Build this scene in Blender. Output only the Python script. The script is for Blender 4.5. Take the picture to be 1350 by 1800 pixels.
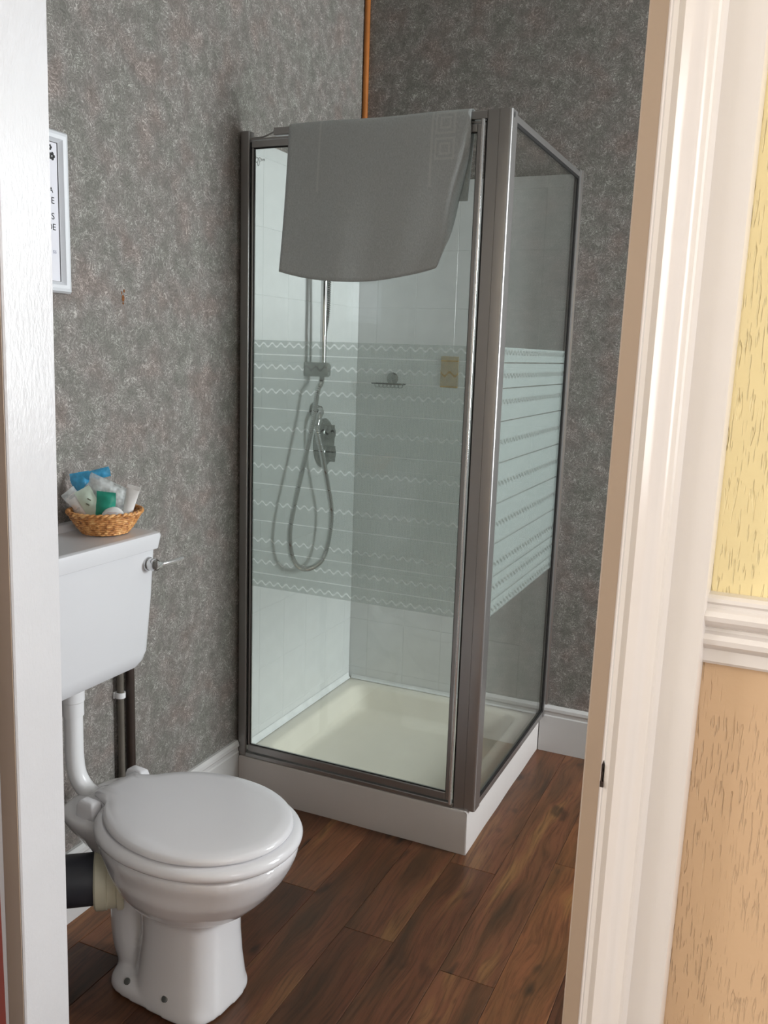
import bpy, bmesh, math, random
from mathutils import Vector, Matrix, noise
random.seed(7)
for o in list(bpy.data.objects): bpy.data.objects.remove(o)
S = bpy.context.scene; COL = S.collection
PI = math.pi

# ------------------------------------------------------------------ camera
yaw, pitch, roll = 0.4217, -0.177, 0.0335
F = Vector((-math.sin(yaw)*math.cos(pitch), math.cos(yaw)*math.cos(pitch), math.sin(pitch)))
R0 = Vector((math.cos(yaw), math.sin(yaw), 0)); U0 = R0.cross(F)
Rr = R0*math.cos(roll)+U0*math.sin(roll); Ur = -R0*math.sin(roll)+U0*math.cos(roll)
cam = bpy.data.cameras.new('camera'); co = bpy.data.objects.new('camera', cam); COL.objects.link(co)
co.matrix_world = Matrix(((Rr.x, Ur.x, -F.x, 1.4759), (Rr.y, Ur.y, -F.y, -2.9996), (Rr.z, Ur.z, -F.z, 1.3854), (0, 0, 0, 1)))
cam.sensor_fit = 'VERTICAL'; cam.sensor_height = 24; cam.lens = 24*1570.957/1800; cam.clip_start = 0.02
S.camera = co

# ------------------------------------------------------------------ light
S.view_settings.view_transform = 'Standard'; S.view_settings.look = 'None'
S.view_settings.gamma = 1; S.view_settings.use_curve_mapping = False
S.view_settings.exposure = 0.0
W = bpy.data.worlds.new('world'); S.world = W; W.use_nodes = True
W.node_tree.nodes['Background'].inputs[0].default_value = (0.75, 0.85, 1, 1)
W.node_tree.nodes['Background'].inputs[1].default_value = 0.6

def area(name, loc, rot, sx, sy, power, col):
    l = bpy.data.lights.new(name, 'AREA'); l.shape = 'RECTANGLE'; l.size = sx; l.size_y = sy
    l.energy = power; l.color = col
    o = bpy.data.objects.new(name, l); COL.objects.link(o); o.location = loc; o.rotation_euler = rot
    return o
# daylight at the bathroom windows (back wall right of the view, right wall) and at the hall window (hall right wall)
area('bathroom_daylight', (2.60, .22, 2.2), (-PI/2, 0, 0), .86, .92, 24, (0.93, 0.965, 1.0))
area('bathroom_side_daylight', (3.42, -.48, 1.50), (0, PI/2, 0), 1.15, .60, 112, (0.95, 0.97, 1.0))
area('hall_daylight', (3.3, -3.3, 1.75), (0, PI/2, 0), 1.5, 1.5, 34, (1.0, 0.98, 0.97))
area('hall_left_daylight', (-1.30, -3.35, 1.70), (0, -PI/2, 0), 1.5, 1.3, 66, (1.0, 0.975, 0.955))

# ------------------------------------------------------------------ helpers
def lin(c):
    return tuple((v/255/12.92 if v/255 <= .04045 else ((v/255+.055)/1.055)**2.4) for v in c)+(1,)

class NT:
    def __init__(s, m): s.t = m.node_tree; s.n = s.t.nodes; s.l = s.t.links
    def new(s, typ, ins=None, **kw):
        n = s.n.new(typ)
        for k, v in kw.items(): setattr(n, k, v)
        if ins:
            for k, v in ins.items(): s.put(n, k, v)
        return n
    def put(s, n, k, v):
        i = n.inputs[k]
        if isinstance(v, bpy.types.NodeSocket): s.l.new(v, i)
        elif isinstance(v, bpy.types.Node): s.l.new(v.outputs[0], i)
        else: i.default_value = v
    def math(s, op, a, b=0.0, c=None):
        n = s.new('ShaderNodeMath', operation=op); s.put(n, 0, a); s.put(n, 1, b)
        if c is not None: s.put(n, 2, c)
        return n.outputs[0]
    def ramp(s, fac, stops):
        n = s.new('ShaderNodeValToRGB', {'Fac': fac}); e = n.color_ramp.elements
        while len(e) < len(stops): e.new(.5)
        for i, (p, c) in enumerate(stops): e[i].position = p; e[i].color = c
        return n.outputs[0]
    def mix(s, f, a, b, blend='MIX'):
        n = s.new('ShaderNodeMix', data_type='RGBA', blend_type=blend)
        s.put(n, 0, f); s.put(n, 6, a); s.put(n, 7, b); return n.outputs[2]

def base(name, col=(200, 200, 200), rough=.5, metal=0.0, spec=.5, coat=0.0):
    m = bpy.data.materials.new(name); m.use_nodes = True
    b = m.node_tree.nodes['Principled BSDF']
    b.inputs['Base Color'].default_value = lin(col) if max(col) > 1 else tuple(col)+(1,)
    b.inputs['Roughness'].default_value = rough; b.inputs['Metallic'].default_value = metal
    b.inputs['Specular IOR Level'].default_value = spec; b.inputs['Coat Weight'].default_value = coat
    return m, NT(m), b
def g3(v): return (v, v, v, 1)

def mottled(name, col, rough, scale=8, amt=.08, bump=0.0, bscale=60, **kw):
    m, t, b = base(name, col, rough, **kw)
    tc = t.new('ShaderNodeTexCoord')
    n = t.new('ShaderNodeTexNoise', {'Vector': tc.outputs['Object'], 'Scale': scale, 'Detail': 5.0})
    c = lin(col)
    t.put(b, 'Base Color', t.ramp(n.outputs[0], [(.3, tuple(x*(1-amt) for x in c[:3])+(1,)), (.7, tuple(min(1, x*(1+amt*.6)) for x in c[:3])+(1,))]))
    if bump:
        n2 = t.new('ShaderNodeTexNoise', {'Vector': tc.outputs['Object'], 'Scale': bscale, 'Detail': 3.0})
        bp = t.new('ShaderNodeBump', {'Strength': bump, 'Distance': .002, 'Height': n2.outputs[0]})
        t.put(b, 'Normal', bp)
    return m

M = {}
# grey fibrous wallpaper
def wallpaper():
    m, t, b = base('grey_wallpaper', rough=.62, spec=.35)
    tc = t.new('ShaderNodeTexCoord').outputs['Object']
    warp = t.new('ShaderNodeTexNoise', {'Vector': tc, 'Scale': 22.0, 'Detail': 2.0})
    wv = t.new('ShaderNodeVectorMath', {0: warp.outputs[1], 1: (.12, .12, .12)}, operation='MULTIPLY')
    pos = t.new('ShaderNodeVectorMath', {0: tc, 1: wv.outputs[0]}, operation='ADD').outputs[0]
    f1 = t.new('ShaderNodeTexNoise', {'Vector': pos, 'Scale': 150.0, 'Detail': 4.0, 'Roughness': .7})
    f2 = t.new('ShaderNodeTexNoise', {'Vector': pos, 'Scale': 95.0, 'Detail': 1.0})
    r = t.math('ABSOLUTE', t.math('SUBTRACT', f2.outputs[0], .5))         # ridged = fibres
    fib = t.ramp(r, [(0.0, g3(1)), (.045, g3(0))])
    blot = t.new('ShaderNodeTexNoise', {'Vector': tc, 'Scale': 26.0, 'Detail': 4.0, 'Roughness': .6})
    bl = t.ramp(blot.outputs[0], [(.40, g3(0)), (.62, g3(1))])
    fine = t.ramp(f1.outputs[0], [(.40, g3(0)), (.68, g3(1))])
    c = t.mix(fine, lin((100, 96, 92)), lin((132, 127, 122)))
    c = t.mix(t.math('MULTIPLY', t.math('ADD', t.math('MULTIPLY', bl, .75), .25), t.math('ADD', t.math('MULTIPLY', fib, .75), .10)), c, lin((206, 201, 196)))
    hue = t.new('ShaderNodeTexNoise', {'Vector': tc, 'Scale': 9.0, 'Detail': 2.0})
    hc = t.ramp(hue.outputs[0], [(.36, lin((244, 249, 246))), (.52, g3(1)), (.68, lin((255, 245, 243)))])
    c = t.mix(1.0, c, hc, 'MULTIPLY')
    t.put(b, 'Base Color', c)
    t.put(b, 'Normal', t.new('ShaderNodeBump', {'Strength': .35, 'Distance': .0012, 'Height': f1.outputs[0]}))
    return m
M['paper'] = wallpaper()

def hall_paper(name, col):
    m, t, b = base(name, col, .42, spec=.4)
    tc = t.new('ShaderNodeTexCoord').outputs['Object']
    mp = t.new('ShaderNodeMapping', {'Vector': tc, 'Scale': (430.0, 430.0, 36.0)})
    n = t.new('ShaderNodeTexNoise', {'Vector': mp.outputs[0], 'Scale': 1.0, 'Detail': 1.5})
    cr = t.ramp(n.outputs[0], [(.575, g3(1)), (.65, g3(0))])
    n2 = t.new('ShaderNodeTexNoise', {'Vector': tc, 'Scale': 14.0, 'Detail': 3.0})
    msk = t.ramp(n2.outputs[0], [(.38, g3(0)), (.50, g3(1))])
    h = t.math('SUBTRACT', 1.0, t.math('MULTIPLY', t.math('SUBTRACT', 1.0, cr), msk))
    n3 = t.new('ShaderNodeTexNoise', {'Vector': tc, 'Scale': 90.0, 'Detail': 3.0})
    h2 = t.math('ADD', h, t.math('MULTIPLY', n3.outputs[0], .25))
    t.put(b, 'Normal', t.new('ShaderNodeBump', {'Strength': .85, 'Distance': .0016, 'Height': h2}))
    return m
M['hall_top'] = hall_paper('cream_relief_wallpaper', (246, 228, 176))
M['hall_low'] = hall_paper('tan_relief_wallpaper', (212, 179, 144))

def gloss_paint(name, col, rough=.22, bump=.12, bs=120, stretch=(1, 1, .12), dist=.0006):
    m, t, b = base(name, col, rough, spec=.5)
    tc = t.new('ShaderNodeTexCoord').outputs['Object']
    mp = t.new('ShaderNodeMapping', {'Vector': tc, 'Scale': stretch})
    n = t.new('ShaderNodeTexNoise', {'Vector': mp.outputs[0], 'Scale': float(bs), 'Detail': 5.0, 'Roughness': .65})
    t.put(b, 'Normal', t.new('ShaderNodeBump', {'Strength': bump, 'Distance': dist, 'Height': n.outputs[0]}))
    n2 = t.new('ShaderNodeTexNoise', {'Vector': tc, 'Scale': 5.0, 'Detail': 4.0})
    c = lin(col)
    t.put(b, 'Base Color', t.ramp(n2.outputs[0], [(.3, tuple(x*.95 for x in c[:3])+(1,)), (.7, c)]))
    return m
M['jamb'] = gloss_paint('white_gloss_jamb_paint', (208, 208, 211), .13, .8, 170, (1, 1, .35), .001)
M['arch'] = gloss_paint('cream_white_gloss_paint', (228, 221, 216), .2, .25)
M['beige'] = gloss_paint('old_beige_gloss_paint', (170, 150, 131), .28, .25)
M['skirt'] = gloss_paint('white_skirting_paint', (205, 203, 202), .3, .3)
M['riser'] = gloss_paint('white_plinth_paint', (206, 200, 197), .45, .25, 70, (1, 1, 1))
M['ceiling'] = mottled('ceiling_paint', (225, 223, 216), .8)
M['ceramic'] = mottled('white_ceramic', (222, 221, 224), .07, 3, .02, coat=.4)
M['plastic_seat'] = mottled('white_seat_plastic', (221, 220, 224), .14, 3, .02)
M['cist'] = mottled('white_cistern_plastic', (214, 215, 219), .25, 3, .02)
M['tile'] = mottled('white_glazed_tile', (214, 216, 216), .12, 20, .03, .08, 30)
M['grout'] = mottled('pale_grout', (207, 209, 208), .6)
M['basin'] = mottled('cream_shower_tray_acrylic', (224, 219, 206), .16, 10, .03, .1, 25)
M['seal'] = mottled('white_sealant', (226, 228, 228), .4, 30, .08)
M['chrome'] = mottled('chrome', (205, 205, 205), .08, 30, .05, metal=1.0)
def alu():
    m, t, b = base('satin_aluminium', (170, 168, 167), .34, .85)
    tc = t.new('ShaderNodeTexCoord').outputs['Object']
    mp = t.new('ShaderNodeMapping', {'Vector': tc, 'Scale': (500.0, 500.0, 4.0)})
    n = t.new('ShaderNodeTexNoise', {'Vector': mp.outputs[0], 'Scale': 1.0, 'Detail': 2.0})
    t.put(b, 'Roughness', t.ramp(n.outputs[0], [(.3, g3(.32)), (.7, g3(.38))])); return m
M['alu'] = alu()
M['gasket'] = mottled('black_rubber_gasket', (22, 20, 20), .6)
M['brown_pipe'] = mottled('dark_brown_painted_pipe', (52, 40, 34), .45, 30, .2)
M['grey_pipe'] = mottled('dull_grey_brown_pipe', (104, 98, 90), .4, 30, .2)
M['soil'] = mottled('black_soil_pipe_plastic', (58, 60, 68), .4, 12, .1)
M['collar'] = mottled('cream_rubber_collar', (212, 208, 186), .4, 12, .05)
M['white_pl'] = mottled('white_plastic', (228, 228, 230), .3, 12, .03)
M['polish'] = mottled('polished_bright_metal', (226, 226, 226), .16, 30, .03, metal=.75)
M['darkplate'] = mottled('dark_chrome_plate', (118, 120, 118), .22, 30, .08, metal=.7)
M['greyplate'] = mottled('dull_plated_grey', (150, 152, 150), .3, 30, .05, metal=.6)
M['screw'] = mottled('dull_screw_metal', (120, 122, 120), .45, 60, .2, metal=.8)
M['red_door'] = mottled('red_brown_varnish', (104, 28, 12), .5, 6, .2)
M['orange_wood'] = mottled('orange_stained_wood', (176, 106, 44), .4, 25, .15)
M['rust'] = mottled('rust_stain', (126, 74, 22), .8, 200, .4)
M['residue'] = mottled('brown_adhesive_residue', (176, 150, 104), .7, 60, .22, .4, 80)
M['hallfloor'] = mottled('hall_carpet', (112, 84, 70), .95, 60, .2)
M['print'] = mottled('printed_paper', (224, 224, 232), .5, 4, .02)
M['ink'] = mottled('black_ink', (30, 30, 32), .6)
M['ink_grey'] = mottled('faded_grey_ink', (168, 170, 190), .6)
M['gframe'] = mottled('white_lacquer_frame', (216, 219, 224), .25, 4, .02)

def wood():
    m, t, b = base('brown_wood_plank', rough=.36, spec=.4)
    tc = t.new('ShaderNodeTexCoord').outputs['Object']
    oi = t.new('ShaderNodeObjectInfo').outputs['Random']
    off = t.new('ShaderNodeCombineXYZ', {'X': t.math('MULTIPLY', oi, 37.0), 'Y': t.math('MULTIPLY', oi, 91.0), 'Z': 0.0})
    p = t.new('ShaderNodeVectorMath', {0: tc, 1: off.outputs[0]}, operation='ADD').outputs[0]
    wn = t.new('ShaderNodeTexNoise', {'Vector': t.new('ShaderNodeMapping', {'Vector': p, 'Scale': (7.0, 2.2, 1.0)}).outputs[0], 'Scale': 1.0, 'Detail': 2.0})
    wv = t.new('ShaderNodeVectorMath', {0: wn.outputs[1], 1: (.09, .0, 0)}, operation='MULTIPLY').outputs[0]
    pw = t.new('ShaderNodeVectorMath', {0: p, 1: wv}, operation='ADD').outputs[0]
    g = t.new('ShaderNodeTexNoise', {'Vector': t.new('ShaderNodeMapping', {'Vector': pw, 'Scale': (120.0, 5.5, 1.0)}).outputs[0], 'Scale': 1.0, 'Detail': 7.0, 'Roughness': .72})
    br = t.new('ShaderNodeTexNoise', {'Vector': t.new('ShaderNodeMapping', {'Vector': pw, 'Scale': (15.0, 2.0, 1.0)}).outputs[0], 'Scale': 1.0, 'Detail': 3.0})
    sp = t.new('ShaderNodeTexNoise', {'Vector': t.new('ShaderNodeMapping', {'Vector': pw, 'Scale': (16.0, 6.0, 1.0)}).outputs[0], 'Scale': 1.0, 'Detail': 2.0})
    c = t.ramp(br.outputs[0], [(.28, lin((84, 66, 50))), (.45, lin((122, 86, 62))), (.56, lin((132, 89, 66))), (.7, lin((152, 116, 78)))])
    c = t.mix(t.ramp(g.outputs[0], [(.38, g3(.6)), (.54, g3(0))]), c, lin((68, 47, 35)))
    c = t.mix(t.ramp(sp.outputs[0], [(.27, g3(.9)), (.37, g3(0))]), c, lin((56, 46, 38)))
    br2 = t.ramp(oi, [(0.0, lin((170, 154, 146))), (.5, lin((222, 212, 204))), (1.0, lin((255, 240, 214)))])
    c = t.mix(1.0, c, br2, 'MULTIPLY')
    t.put(b, 'Base Color', c)
    t.put(b, 'Normal', t.new('ShaderNodeBump', {'Strength': .25, 'Distance': .0006, 'Height': g.outputs[0]}))
    return m
M['wood'] = wood()

ZW = [1.395, 1.334, 1.265, 1.158, 1.046, .935, .823, .757, .693]
ZL = [1.368, 1.301, 1.214, 1.103, .993, .882, .790, .722]
def glass(name, etched):
    m = bpy.data.materials.new(name); m.use_nodes = True; t = NT(m); t.n.clear()
    out = t.new('ShaderNodeOutputMaterial')
    tr = t.new('ShaderNodeBsdfTransparent', {'Color': (.968, .982, .974, 1)})
    gl = t.new('ShaderNodeBsdfGlossy', {'Color': (1, 1, 1, 1), 'Roughness': .01})
    bf = t.new('ShaderNodeNewGeometry').outputs['Backfacing']
    fr = t.new('ShaderNodeFresnel', {'IOR': t.math('ADD', 1.45, t.math('MULTIPLY', bf, 1/1.45-1.45))})
    sh = t.new('ShaderNodeMixShader', {0: fr, 1: tr.outputs[0], 2: gl.outputs[0]}).outputs[0]
    if etched:
        geo = t.new('ShaderNodeTexCoord').outputs['Object']
        s = t.new('ShaderNodeSeparateXYZ', {0: geo}); x, y, z = s.outputs
        u = t.math('ADD', x, y)
        wv = t.math('MULTIPLY', t.math('SINE', t.math('MULTIPLY', u, 2*PI/.0285)), .0052)
        zz = t.math('ADD', z, wv)
        clear = None
        for zi in ZW:
            k = t.math('COMPARE', zz, zi, .0028); clear = k if clear is None else t.math('MAXIMUM', clear, k)
        for zi in ZL:
            clear = t.math('MAXIMUM', clear, t.math('COMPARE', z, zi, .0016))
        band = t.math('COMPARE', z, 1.0435, .3645)
        lines = t.math('ADD', t.math('MULTIPLY', t.math('SINE', t.math('MULTIPLY', u, 2*PI/.0036)), .10), .50)
        # small etched maker's squiggle near the top corner of the door
        f = t.math('MULTIPLY', t.math('MULTIPLY', band, t.math('SUBTRACT', 1.0, clear)), lines)
        df = t.new('ShaderNodeBsdfDiffuse', {'Color': (.60, .68, .66, 1)})
        tl = t.new('ShaderNodeBsdfTranslucent', {'Color': (.62, .70, .68, 1)})
        fs = t.new('ShaderNodeMixShader', {0: .4, 1: df.outputs[0], 2: tl.outputs[0]}).outputs[0]
        fs = t.new('ShaderNodeMixShader', {0: .55, 1: t.new('ShaderNodeBsdfTransparent', {'Color': (.9, .95, .93, 1)}).outputs[0], 2: fs}).outputs[0]
        sh = t.new('ShaderNodeMixShader', {0: f, 1: sh, 2: fs}).outputs[0]
    t.l.new(sh, out.inputs[0]); return m
M['glass_e'] = glass('etched_shower_glass', True)
M['glass_c'] = glass('clear_window_glass', False)

def towel_mat():
    m, t, b = base('pale_grey_terry', (172, 178, 174), .95, spec=.1)
    b.inputs['Sheen Weight'].default_value = .3
    tc = t.new('ShaderNodeTexCoord').outputs['Object']
    n = t.new('ShaderNodeTexNoise', {'Vector': t.new('ShaderNodeMapping', {'Vector': tc, 'Scale': (1.0, 1.0, .5)}).outputs[0], 'Scale': 420.0, 'Detail': 2.0})
    # woven key squares near the right edge
    s = t.new('ShaderNodeSeparateXYZ', {0: tc}); x, y, z = s.outputs
    def sq(c, w): return t.math('COMPARE', t.math('MAXIMUM', t.math('ABSOLUTE', t.math('SUBTRACT', x, .635)),
            t.math('ABSOLUTE', t.math('SUBTRACT', t.math('FRACT', t.math('DIVIDE', z, .07)), .5))), c, w)
    dx = t.math('ABSOLUTE', t.math('SUBTRACT', x, .62))
    dz = t.math('MULTIPLY', t.math('ABSOLUTE', t.math('SUBTRACT', t.math('FRACT', t.math('DIVIDE', z, .062)), .5)), .062)
    mx = t.math('MAXIMUM', dx, dz)
    sq1 = t.math('MAXIMUM', t.math('COMPARE', mx, .024, .0025), t.math('COMPARE', mx, .012, .0025))
    top = t.math('GREATER_THAN', z, 1.86)
    key = t.math('MULTIPLY', sq1, top)
    dx2 = t.math('ABSOLUTE', t.math('SUBTRACT', x, .585))
    key = t.math('MAXIMUM', key, t.math('MULTIPLY', t.math('COMPARE', x, .585, .003), t.math('GREATER_THAN', z, 1.80)))
    key = t.math('MAXIMUM', key, t.math('MULTIPLY', t.math('COMPARE', x, .265, .003), t.math('GREATER_THAN', z, 1.80)))
    t.put(b, 'Base Color', t.mix(t.math('MULTIPLY', key, .32), t.ramp(n.outputs[0], [(.3, lin((196, 202, 203))), (.7, lin((218, 223, 225)))]), lin((250, 252, 250))))
    t.put(b, 'Normal', t.new('ShaderNodeBump', {'Strength': .6, 'Distance': .0015, 'Height': t.math('ADD', n.outputs[0], t.math('MULTIPLY', key, .4))}))
    # thin cloth: some light comes through
    out = [n_ for n_ in t.n if n_.type == 'OUTPUT_MATERIAL'][0]
    tl = t.new('ShaderNodeBsdfTranslucent', {'Color': lin((185, 190, 190))})
    mxs = t.new('ShaderNodeMixShader', {0: .30, 1: b.outputs[0], 2: tl.outputs[0]})
    t.l.new(mxs.outputs[0], out.inputs[0])
    return m
M['towel'] = towel_mat()

def wicker():
    m, t, b = base('honey_wicker', rough=.45)
    tc = t.new('ShaderNodeTexCoord').outputs['Object']
    n = t.new('ShaderNodeTexNoise', {'Vector': tc, 'Scale': 90.0, 'Detail': 3.0})
    t.put(b, 'Base Color', t.ramp(n.outputs[0], [(.3, lin((138, 84, 42))), (.5, lin((204, 142, 82))), (.7, lin((236, 188, 126)))]))
    return m
M['wicker'] = wicker()
def film(name, col, alpha):
    m = bpy.data.materials.new(name); m.use_nodes = True; t = NT(m)
    b = t.n['Principled BSDF']; b.inputs['Base Color'].default_value = lin(col); b.inputs['Roughness'].default_value = .15
    tc = t.new('ShaderNodeTexCoord').outputs['Object']
    n = t.new('ShaderNodeTexNoise', {'Vector': tc, 'Scale': 75.0, 'Detail': 1.0})
    t.put(b, 'Normal', t.new('ShaderNodeBump', {'Strength': .7, 'Distance': .004, 'Height': n.outputs[0]}))
    t.put(b, 'Alpha', t.ramp(n.outputs[0], [(.35, g3(max(0, alpha-.25))), (.65, g3(min(1, alpha+.25)))]))
    return m
M['film'] = film('clear_crinkled_film', (232, 238, 240), .62)
M['bluefilm'] = film('blue_crinkled_film', (84, 180, 228), .97)
M['soapwhite'] = mottled('white_wrapped_soap', (232, 232, 232), .3, 60, .06)
M['green'] = mottled('green_sachet', (52, 160, 138), .25, 60, .12)
M['palegreen'] = mottled('pale_green_label', (214, 232, 218), .4, 60, .1)
M['pink'] = mottled('faint_pink_print', (206, 170, 176), .5, 60, .1)
M['darkprint'] = mottled('dark_print', (90, 96, 80), .5)

# ---- mesh helpers
def finish(name, bm, mat, parent=None, smooth=None, bevel=0.0):
    bmesh.ops.remove_doubles(bm, verts=bm.verts, dist=1e-6)
    bmesh.ops.recalc_face_normals(bm, faces=bm.faces)
    me = bpy.data.meshes.new(name)
    if smooth is not None:
        for f in bm.faces: f.smooth = True
        for e in bm.edges:
            if len(e.link_faces) == 2 and e.calc_face_angle(0) > math.radians(smooth): e.smooth = False
    bm.to_mesh(me); bm.free()
    me.materials.append(M[mat] if isinstance(mat, str) else mat)
    o = bpy.data.objects.new(name, me); COL.objects.link(o)
    if parent: o.parent = parent
    if bevel:
        b = o.modifiers.new('bevel', 'BEVEL'); b.width = bevel; b.segments = 2; b.limit_method = 'ANGLE'
        b.angle_limit = math.radians(40); b.harden_normals = False
    return o
def box(bm, x0, x1, y0, y1, z0, z1):
    vs = [bm.verts.new(p) for p in ((x0, y0, z0), (x1, y0, z0), (x1, y1, z0), (x0, y1, z0), (x0, y0, z1), (x1, y0, z1), (x1, y1, z1), (x0, y1, z1))]
    for f in ((3, 2, 1, 0), (4, 5, 6, 7), (0, 1, 5, 4), (1, 2, 6, 5), (2, 3, 7, 6), (3, 0, 4, 7)): bm.faces.new([vs[i] for i in f])
    return vs
def boxo(name, b, mat, parent=None, bevel=0.0):
    bm = bmesh.new(); box(bm, *b); return finish(name, bm, mat, parent, None, bevel)
def extrude_prof(bm, prof, a, b, closed=True):
    """prof: list of (p,q); a,b: functions mapping (p,q)->point at each end"""
    A = [bm.verts.new(a(*p)) for p in prof]; B = [bm.verts.new(b(*p)) for p in prof]
    n = len(prof)
    for i in range(n if closed else n-1): bm.faces.new((A[i], A[(i+1) % n], B[(i+1) % n], B[i]))
    if closed: bm.faces.new(A[::-1]); bm.faces.new(B)
def loft(bm, rings, cap=True):
    V = [[bm.verts.new(p) for p in r] for r in rings]; n = len(rings[0])
    for r0, r1 in zip(V, V[1:]):
        for i in range(n): bm.faces.new((r0[i], r0[(i+1) % n], r1[(i+1) % n], r1[i]))
    if cap: bm.faces.new(V[0][::-1]); bm.faces.new(V[-1])
def spline(pts, n=8):
    pts = [Vector(p) for p in pts]; out = []
    P = [pts[0]*2-pts[1]]+pts+[pts[-1]*2-pts[-2]]
    for i in range(1, len(P)-2):
        for k in range(n):
            u = k/n; a, b, c, d = P[i-1:i+3]
            out.append(.5*((2*b)+(c-a)*u+(2*a-5*b+4*c-d)*u*u+(-a+3*b-3*c+d)*u**3))
    out.append(pts[-1]); return out
def tube(bm, pts, r, seg=14, cap=True, rf=None):
    pts = [Vector(p) for p in pts]; rings = []; up = None
    for i, p in enumerate(pts):
        d = (pts[min(i+1, len(pts)-1)]-pts[max(i-1, 0)]).normalized()
        if up is None:
            up = d.orthogonal().normalized()
        up = (up-d*up.dot(d)).normalized(); s = d.cross(up)
        rr = rf(i) if rf else r
        rings.append([p+(up*math.cos(a)+s*math.sin(a))*rr for a in (2*PI*k/seg for k in range(seg))])
    loft(bm, rings, cap)
def lathe(bm, prof, c, axis='z', seg=32, close=True):
    """prof (r,h)"""
    def P(r, h, a):
        u, v = r*math.cos(a), r*math.sin(a)
        q = {'z': (u, v, h), 'x': (h, u, v), 'y': (u, h, v)}[axis]
        return (c[0]+q[0], c[1]+q[1], c[2]+q[2])
    loft(bm, [[P(max(r, 1e-4), h, 2*PI*k/seg) for k in range(seg)] for r, h in prof], close)
def empty(name, loc, label, cat, group=None):
    o = bpy.data.objects.new(name, None); COL.objects.link(o); o.location = loc; o.empty_display_size = .05
    o['label'] = label; o['category'] = cat
    if group: o['group'] = group
    return o
def kid(o, root):
    """parent keeping world placement (roots have no rotation)"""
    o.parent = root; o.matrix_parent_inverse = Matrix.Translation(-Vector(root.location)); return o
def struct(o): o['kind'] = 'structure'; return o

# ------------------------------------------------------------------ structure
XR, YF, YH = 3.2, -2.02, -2.135       # right wall, front wall inner face, front wall hall face
ZC = 2.95
wl = struct(boxo('wall_left', (-.12, 0, -2.135, .12, -.05, ZC), 'paper'))
bx0, bx1, bz0, bz1 = 2.16, 3.04, 1.74, 2.68
bm = bmesh.new()
box(bm, 0, bx0, 0, .12, -.05, ZC); box(bm, bx1, XR+.12, 0, .12, -.05, ZC); box(bm, bx0, bx1, 0, .12, -.05, bz0); box(bm, bx0, bx1, 0, .12, bz1, ZC)
wb = struct(finish('wall_back', bm, 'paper'))
win2 = struct(bpy.data.objects.new('window_2', None)); COL.objects.link(win2)
bm = bmesh.new()
for a in ((bx0, bx0+.03, bz0, bz1), (bx1-.03, bx1, bz0, bz1), (bx0+.03, bx1-.03, bz0, bz0+.03), (bx0+.03, bx1-.03, bz1-.03, bz1)):
    box(bm, a[0], a[1], .04, .09, a[2], a[3])
finish('window_frame', bm, 'skirt', win2)
boxo('pane', (bx0+.03, bx1-.03, .06, .066, bz0+.03, bz1-.03), 'glass_c', win2)
boxo('window_sill', (bx0-.03, bx1+.03, -.03, .04, bz0-.03, bz0-.001), 'skirt', win2)
bm = bmesh.new()
wy0, wy1, wz0, wz1 = -.82, -.12, .88, 2.12
box(bm, XR, XR+.12, YH, wy0, -.05, ZC); box(bm, XR, XR+.12, wy1, 0, -.05, ZC)
box(bm, XR, XR+.12, wy0, wy1, -.05, wz0); box(bm, XR, XR+.12, wy0, wy1, wz1, ZC)
struct(finish('wall_right', bm, 'paper'))
win = struct(bpy.data.objects.new('window_1', None)); COL.objects.link(win)
bm = bmesh.new()
for a in ((wy0, wy0+.05, wz0, wz1), (wy1-.05, wy1, wz0, wz1), (wy0+.05, wy1-.05, wz0, wz0+.05), (wy0+.05, wy1-.05, wz1-.05, wz1), (wy0+.05, wy1-.05, 1.49, 1.52)):
    box(bm, XR+.04, XR+.09, *a)
finish('window_frame', bm, 'skirt', win)
boxo('pane', (XR+.06, XR+.066, wy0+.05, wy1-.05, wz0+.05, wz1-.05), 'glass_c', win)
boxo('window_sill', (XR-.03, XR+.04, wy0-.03, wy1+.03, wz0-.03, wz0-.001), 'skirt', win)
# front wall (partition) with the door opening; hall side papered in two tones
def front_wall():
    xl, xr, zt = .44, 1.40, 2.10
    for (nm, y0, y1, mats) in (('wall_front', -2.077, YF, 'paper'),):
        bm = bmesh.new()
        box(bm, 0, xl, y0, y1, -.05, ZC); box(bm, xr, XR, y0, y1, -.05, ZC); box(bm, xl, xr, y0, y1, zt, ZC)
        w = struct(finish(nm, bm, mats))
    bm = bmesh.new()
    box(bm, -1.2, xl, YH, -2.0775, 1.14, ZC); box(bm, xr, 3.2, YH, -2.0775, 1.14, ZC); box(bm, xl, xr, YH, -2.0775, zt, ZC)
    p = finish('upper_wallpaper', bm, 'hall_top', w); 
    bm = bmesh.new()
    box(bm, -1.2, xl, YH, -2.0775, -.05, 1.1395); box(bm, xr, 3.2, YH, -2.0775, -.05, 1.1395)
    finish('lower_wallpaper', bm, 'hall_low', w)
front_wall()
struct(boxo('ceiling', (-1.2, 3.3, -4.4, .12, ZC, ZC+.1), 'ceiling'))
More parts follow.
